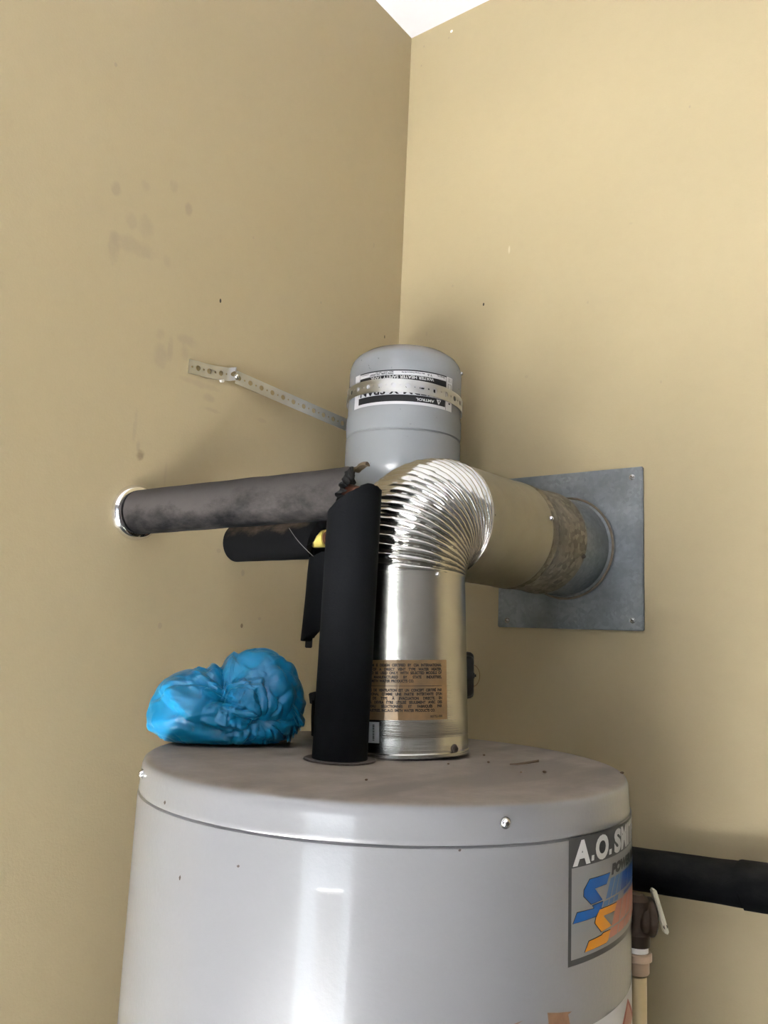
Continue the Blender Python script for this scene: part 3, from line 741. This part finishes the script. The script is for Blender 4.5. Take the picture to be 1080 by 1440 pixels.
# hand wheel: scalloped rim, hub and spokes
wu, wv, ww = frame(wa)
def wheel_geo():
    V, F = [], []; N = 60; m = 12; R = .0275
    for i in range(N):
        a = 2*pi*i/N; Rr = R+.0018*cos(a*7)
        for k in range(m):
            b = 2*pi*k/m; q = Rr+.0068*cos(b)*(1+.12*cos(a*7)); V.append(wc+(wu*cos(a)+wv*sin(a))*q+wa*(.0098*sin(b)))
    for i in range(N):
        for k in range(m): F.append((i*m+k,i*m+(k+1)%m,((i+1)%N)*m+(k+1)%m,((i+1)%N)*m+k))
    gs = [(V,F), disc_lathe(wc-wa*.007,wa,[(.009,0),(.0095,.004),(.0085,.014)],20)]
    for j in range(4):
        a = pi/4+j*pi/2; dd = wu*cos(a)+wv*sin(a); gs.append(tube([wc+dd*.006, wc+dd*.026], .0036, 10))
    return join(*gs)
part('hand_wheel', wheel_geo(), M_blackiron, valve)
part('stem_nut', disc_lathe(wc+wa*.0065,wa,[(.0050,0),(.0050,.004),(.0022,.005),(.0022,.007)],6), M_blackiron, valve)
part('wire_loop', tube([wc+wa*.0075+wv*(.0165*cos(t))*(1 if wv.z>0 else -1)+wa*(.0115*sin(t))+wu*.002*sin(3*t) for t in [pi*i/20 for i in range(21)]], .0006, 8), M_wire, valve)

# ------------------------------------------------------------------ insulated pipe along the right wall
bp0, bp1 = Vector((.10,-.06,-.3400)), Vector((1.35,-.06,-.2770))
ip = thing('wall_pipe', 'black foam-covered pipe running along right wall behind the heater', 'pipe', bp0)
bdv = (bp1-bp0).normalized(); bl = (bp1-bp0).length
part('foam_sleeve', sleeve(bp0, bp0+bdv*.575, .0300,.0155, None, None, 56, 60, .03, 21), M_foam_speck, ip)
part('foam_sleeve', sleeve(bp0+bdv*.5752, bp1, .0325,.0155, lambda a: .004*sin(a*2), None, 56, 60, .02, 23), M_foam_speck, ip)
part('copper_tube', tube([bp0-bdv*.004, bp1+bdv*.01], .0105, 16), M_copper, ip)

# ------------------------------------------------------------------ relief valve and its discharge pipe
rd = Vector((.2387,.1817,0)).normalized(); ro_ = Vector((HX,HY,0))+rd*.3003
rv = thing('relief_valve', 'tarnished brass relief valve with pale lever at right side of heater', 'valve', (ro_.x,ro_.y,-.31))
zc = -.303
part('inlet', tube([Vector((HX,HY,zc))+rd*.2815, ro_+Vector((0,0,zc))], .011, 20), M_brass, rv)
part('body', join(disc_lathe(ro_+Vector((0,0,-.334)),(0,0,1),[(.0145,0),(.0150,.003),(.0150,.013),(.0135,.0145),(.0125,.018),(.0130,.024),(.015,.032),(.0165,.042),(.0150,.050),(.008,.056)],32),
                  disc_lathe(ro_+Vector((0,0,zc))-rd*.002,rd,[(.012,0),(.0165,.003),(.0185,.006),(.0185,.011),(.0205,.0130),(.0215,.015),(.0215,.0190),(.0195,.0210),(.0120,.0220)],40)), M_brass, rv)
lc = ro_+Vector((0,0,-.2960))+rd*.0265; ldir = (rd*.30+Vector((0,0,-.95))).normalized(); lu = Vector((-rd.y,rd.x,0)); lw = ldir.cross(lu).normalized()
lv = part('lever', join(obox(lc,ldir,lu,lw,.050,.013,.0050,.0014)), M_lever, rv); lv['label'] = 'pale flat lever'
part('lever_hole', disc_lathe(lc+ldir*.0165-lu*.0054,-lu,[(.0026,0),(.0026,.0004)],14), M_pchip, lv)
part('stem', tube([ro_+Vector((0,0,zc+.012))+rd*.024, lc-ldir*.012], .003, 10), M_brass, rv)
dp = thing('discharge_pipe', 'cream plastic discharge pipe running down below the brass relief valve', 'pipe', (ro_.x,ro_.y,FZ))
part('tube', tube([(ro_.x,ro_.y,FZ+.05),(ro_.x,ro_.y,-.3668)], .0108, 24), M_cpvc, dp)
ad2 = part('adapter', disc_lathe((ro_.x,ro_.y,0),(0,0,1),[(.0128,-.3640),(.0138,-.3625),(.0138,-.3520),(.0145,-.3500),(.0168,-.3490),(.0168,-.3420),(.0155,-.3405)],28), M_cpvc2, dp)
part('thread_tape', disc_lathe((ro_.x,ro_.y,0),(0,0,1),[(.0128,-.3405),(.0128,-.3342)],24), M_ptfe, dp)
# (three threads of tape show between valve and adapter)

# ------------------------------------------------------------------ blue plastic bag
BC = Vector((.1835,-.5850,HT)); br = Vector((.682,.731,0))*.95; bf = Vector((-.731,.682,0)); bz = Vector((0,0,1))
def bagpt(d):
    """radius of the crumpled bag in unit direction d (right, depth, up) from its inner centre"""
    best = []
    for (c, r) in (((-.052,.0,-.006),(.058,.060,.054)), ((.042,.006,.010),(.072,.064,.070)), ((.0,-.006,-.022),(.100,.062,.038)), ((-.01,.02,.008),(.05,.05,.052))):
        o = Vector((-c[0]/r[0],-c[1]/r[1],-c[2]/r[2])); q = Vector((d[0]/r[0],d[1]/r[1],d[2]/r[2]))
        A = q.dot(q); B = 2*o.dot(q); Cc = o.dot(o)-1; D = B*B-4*A*Cc
        if D > 0: best.append((-B+sqrt(D))/2/A)
    best.sort(); 
    k = 90; mx = best[-1]
    return mx + math.log(sum(math.exp((b-mx)*k) for b in best))/k - .010
bm = bmesh.new(); bmesh.ops.create_icosphere(bm, subdivisions=7, radius=1)
KN = Vector((.052,-.050,-.018)).normalized()       # where the neck is twisted and pleats start
CREASE = []
rc = random.Random(21)
for i in range(230):                                # straight sharp folds of the crumpled film
    p0 = Vector((rc.gauss(0,1),rc.gauss(-.5,1),rc.gauss(0,1))).normalized()
    t0 = (KN-p0*KN.dot(p0)).normalized() if rc.random() < .55 else Vector((rc.gauss(0,1),rc.gauss(0,1),rc.gauss(0,1)))
    t0 = (t0+Vector((rc.gauss(0,.25),rc.gauss(0,.25),rc.gauss(0,.25)))); t0 = (t0-p0*t0.dot(p0)).normalized(); q0 = p0.cross(t0)
    k_ = rc.random(); L = .12+.5*k_; w = .05+.16*k_*rc.random(); am = rc.choice((1,-1,-1))*(.0010+.0042*k_)*(w/.13)**.5
    CREASE.append((p0, t0, q0, L, w, am))
for i in range(200):                                # small crinkles between the big folds
    p0 = Vector((rc.gauss(0,1),rc.gauss(-.8,1),rc.gauss(0,1))).normalized(); t0 = Vector((rc.gauss(0,1),rc.gauss(0,1),rc.gauss(0,1))); t0 = (t0-p0*t0.dot(p0)).normalized()
    CREASE.append((p0, t0, p0.cross(t0), .07+.16*rc.random(), .022+.035*rc.random(), rc.choice((1,-1))*(.0006+.0011*rc.random())))
for q in bm.verts:
    d = q.co.normalized(); r = bagpt(d)
    # pleats radiating from the twist
    cosk = max(-1,min(1,d.dot(KN))); ak = math.acos(cosk)
    e1 = KN.cross(Vector((0,0,1))).normalized(); e2 = KN.cross(e1); pa = math.atan2(d.dot(e2), d.dot(e1))
    pl = abs(sin(pa*5.5+2.2*noise.noise(d*2.3))); fall = math.exp(-((ak-.28)/.55)**2) if ak > .28 else ak/.28
    r -= .0045*max(0,1-pl*1.8)**1.5*fall
    r -= .016*math.exp(-(ak/.16)**2)
    # crumple: flat facets with sharp creases
    for (p0, t0, q0, L, w, am) in CREASE:
        e = d-p0; y = e.dot(t0)/L
        if abs(y) < 1:
            x = abs(e.dot(q0))/w
            if x < 1 and d.dot(p0) > 0: r += am*(1-x)*(1-y*y)*(1 if am < 0 else max(0.,min(1.,(d.z+.5)*2)))
    # valley between the two lobes, pocket on the top front
    vx = d.x+.22; r -= .011*math.exp(-(vx/.10)**2)*max(0,d.z+.1)
    pk = (d-Vector((.10,-.50,.80)).normalized()).length; r -= .022*math.exp(-(pk/.30)**2)
    p = d*r
    p.z += .048
    if p.z < .004: p.z = .0012+.0025*math.exp((p.z-.004)*30)
    q.co = p
bm.verts.index_update()
V = [BC+br*q.co.x+bf*q.co.y+bz*q.co.z for q in bm.verts]; F = [tuple(x.index for x in f.verts) for f in bm.faces]; bm.free()
bag = thing('plastic_bag', 'crumpled bright blue plastic bag lying on top of the heater at left', 'bag', BC)
part('body', (V,F), M_bag, bag, True, 80)
# gathered tail of the bag hanging down at the right
V, F = [], []; NU, NV = 26, 14
for j in range(NV+1):
    s = j/NV
    for i in range(NU+1):
        t = i/NU-.5
        w = .020+.030*s
        x = .074+.020*s+ w*t*.45; zz = .058-.040*s+w*t*.50; y = -.030+.012*s+.0045*sin(i*1.9+j*.25)*(.4+s)
        V.append(BC+br*x+bf*y+bz*max(.002,zz+.003*sin(i*1.3)*s))
for j in range(NV):
    for i in range(NU): F.append((j*(NU+1)+i,j*(NU+1)+i+1,(j+1)*(NU+1)+i+1,(j+1)*(NU+1)+i))
tail = part('gathered_tail', (V,F), M_bag, bag, True, 80)
md = tail.modifiers.new('thick','SOLIDIFY'); md.thickness = .0008

# ------------------------------------------------------------------ debris
lf = Vector((.512,-.440,HT))
V, F = [], []; N = 14
for i in range(N+1):
    s = i/N; w = .0045*sin(pi*min(1,s*1.02))*(.4+s)+.0006
    c = lf+Vector((.81,.59,0))*(.034*s)+Vector((0,0,.0009+.0045*s*s))
    V += [c+Vector((-.59,.81,0))*w+Vector((0,0,.002*s)), c+Vector((0,0,-.0004)), c-Vector((-.59,.81,0))*w+Vector((0,0,.0015*s))]
for i in range(N): F += [(i*3,i*3+1,i*3+4,i*3+3),(i*3+1,i*3+2,i*3+5,i*3+4)]
o = part('dead_leaf', (V,F), M_leaf, None, True, 60, lf); o['label'] = 'dry brown leaf scrap lying on the heater top right of the duct'; o['category'] = 'leaf'
o.modifiers.new('thick','SOLIDIFY').thickness = .0006
def crumb(x, y, r, sd):
    bm = bmesh.new(); bmesh.ops.create_icosphere(bm, subdivisions=2, radius=r)
    for q in bm.verts: q.co *= 1+.5*noise.noise(q.co*600+Vector((sd,0,0))); q.co.z *= .6
    zmin = min(q.co.z for q in bm.verts); bm.verts.index_update()
    g = ([Vector((x,y,HT-zmin))+q.co for q in bm.verts],[tuple(v.index for v in f.verts) for f in bm.faces]); bm.free(); return g
for i,(x,y,r) in enumerate(((.567,-.462,.0022),(.549,-.483,.0016),(.628,-.390,.0022),(.464,-.498,.0014),(.452,-.395,.0016),(.470,-.660,.0014),(.487,-.446,.0015))):
    o = part('dirt_crumb', crumb(x,y,r,i), M_leaf, None, True, 60, (x,y,HT)); o['label'] = 'tiny dark dirt crumb lying on the dusty heater top'; o['category'] = 'dirt'; o['group'] = 'dirt crumbs on the heater top'
cb0, cb1 = Vector((.1412,-.4465,.1604)), Vector((.1955,-.4500,.1165))
o = part('cobweb_strand', tube([cb0.lerp(cb1,i/12)+Vector((0,-.0035*sin(pi*i/12),-.001*sin(pi*i/12))) for i in range(13)], .00035, 6), M_web, None, True, 60, cb0)
o['label'] = 'thin pale cobweb strand hanging from the lower black pipe'; o['category'] = 'cobweb'
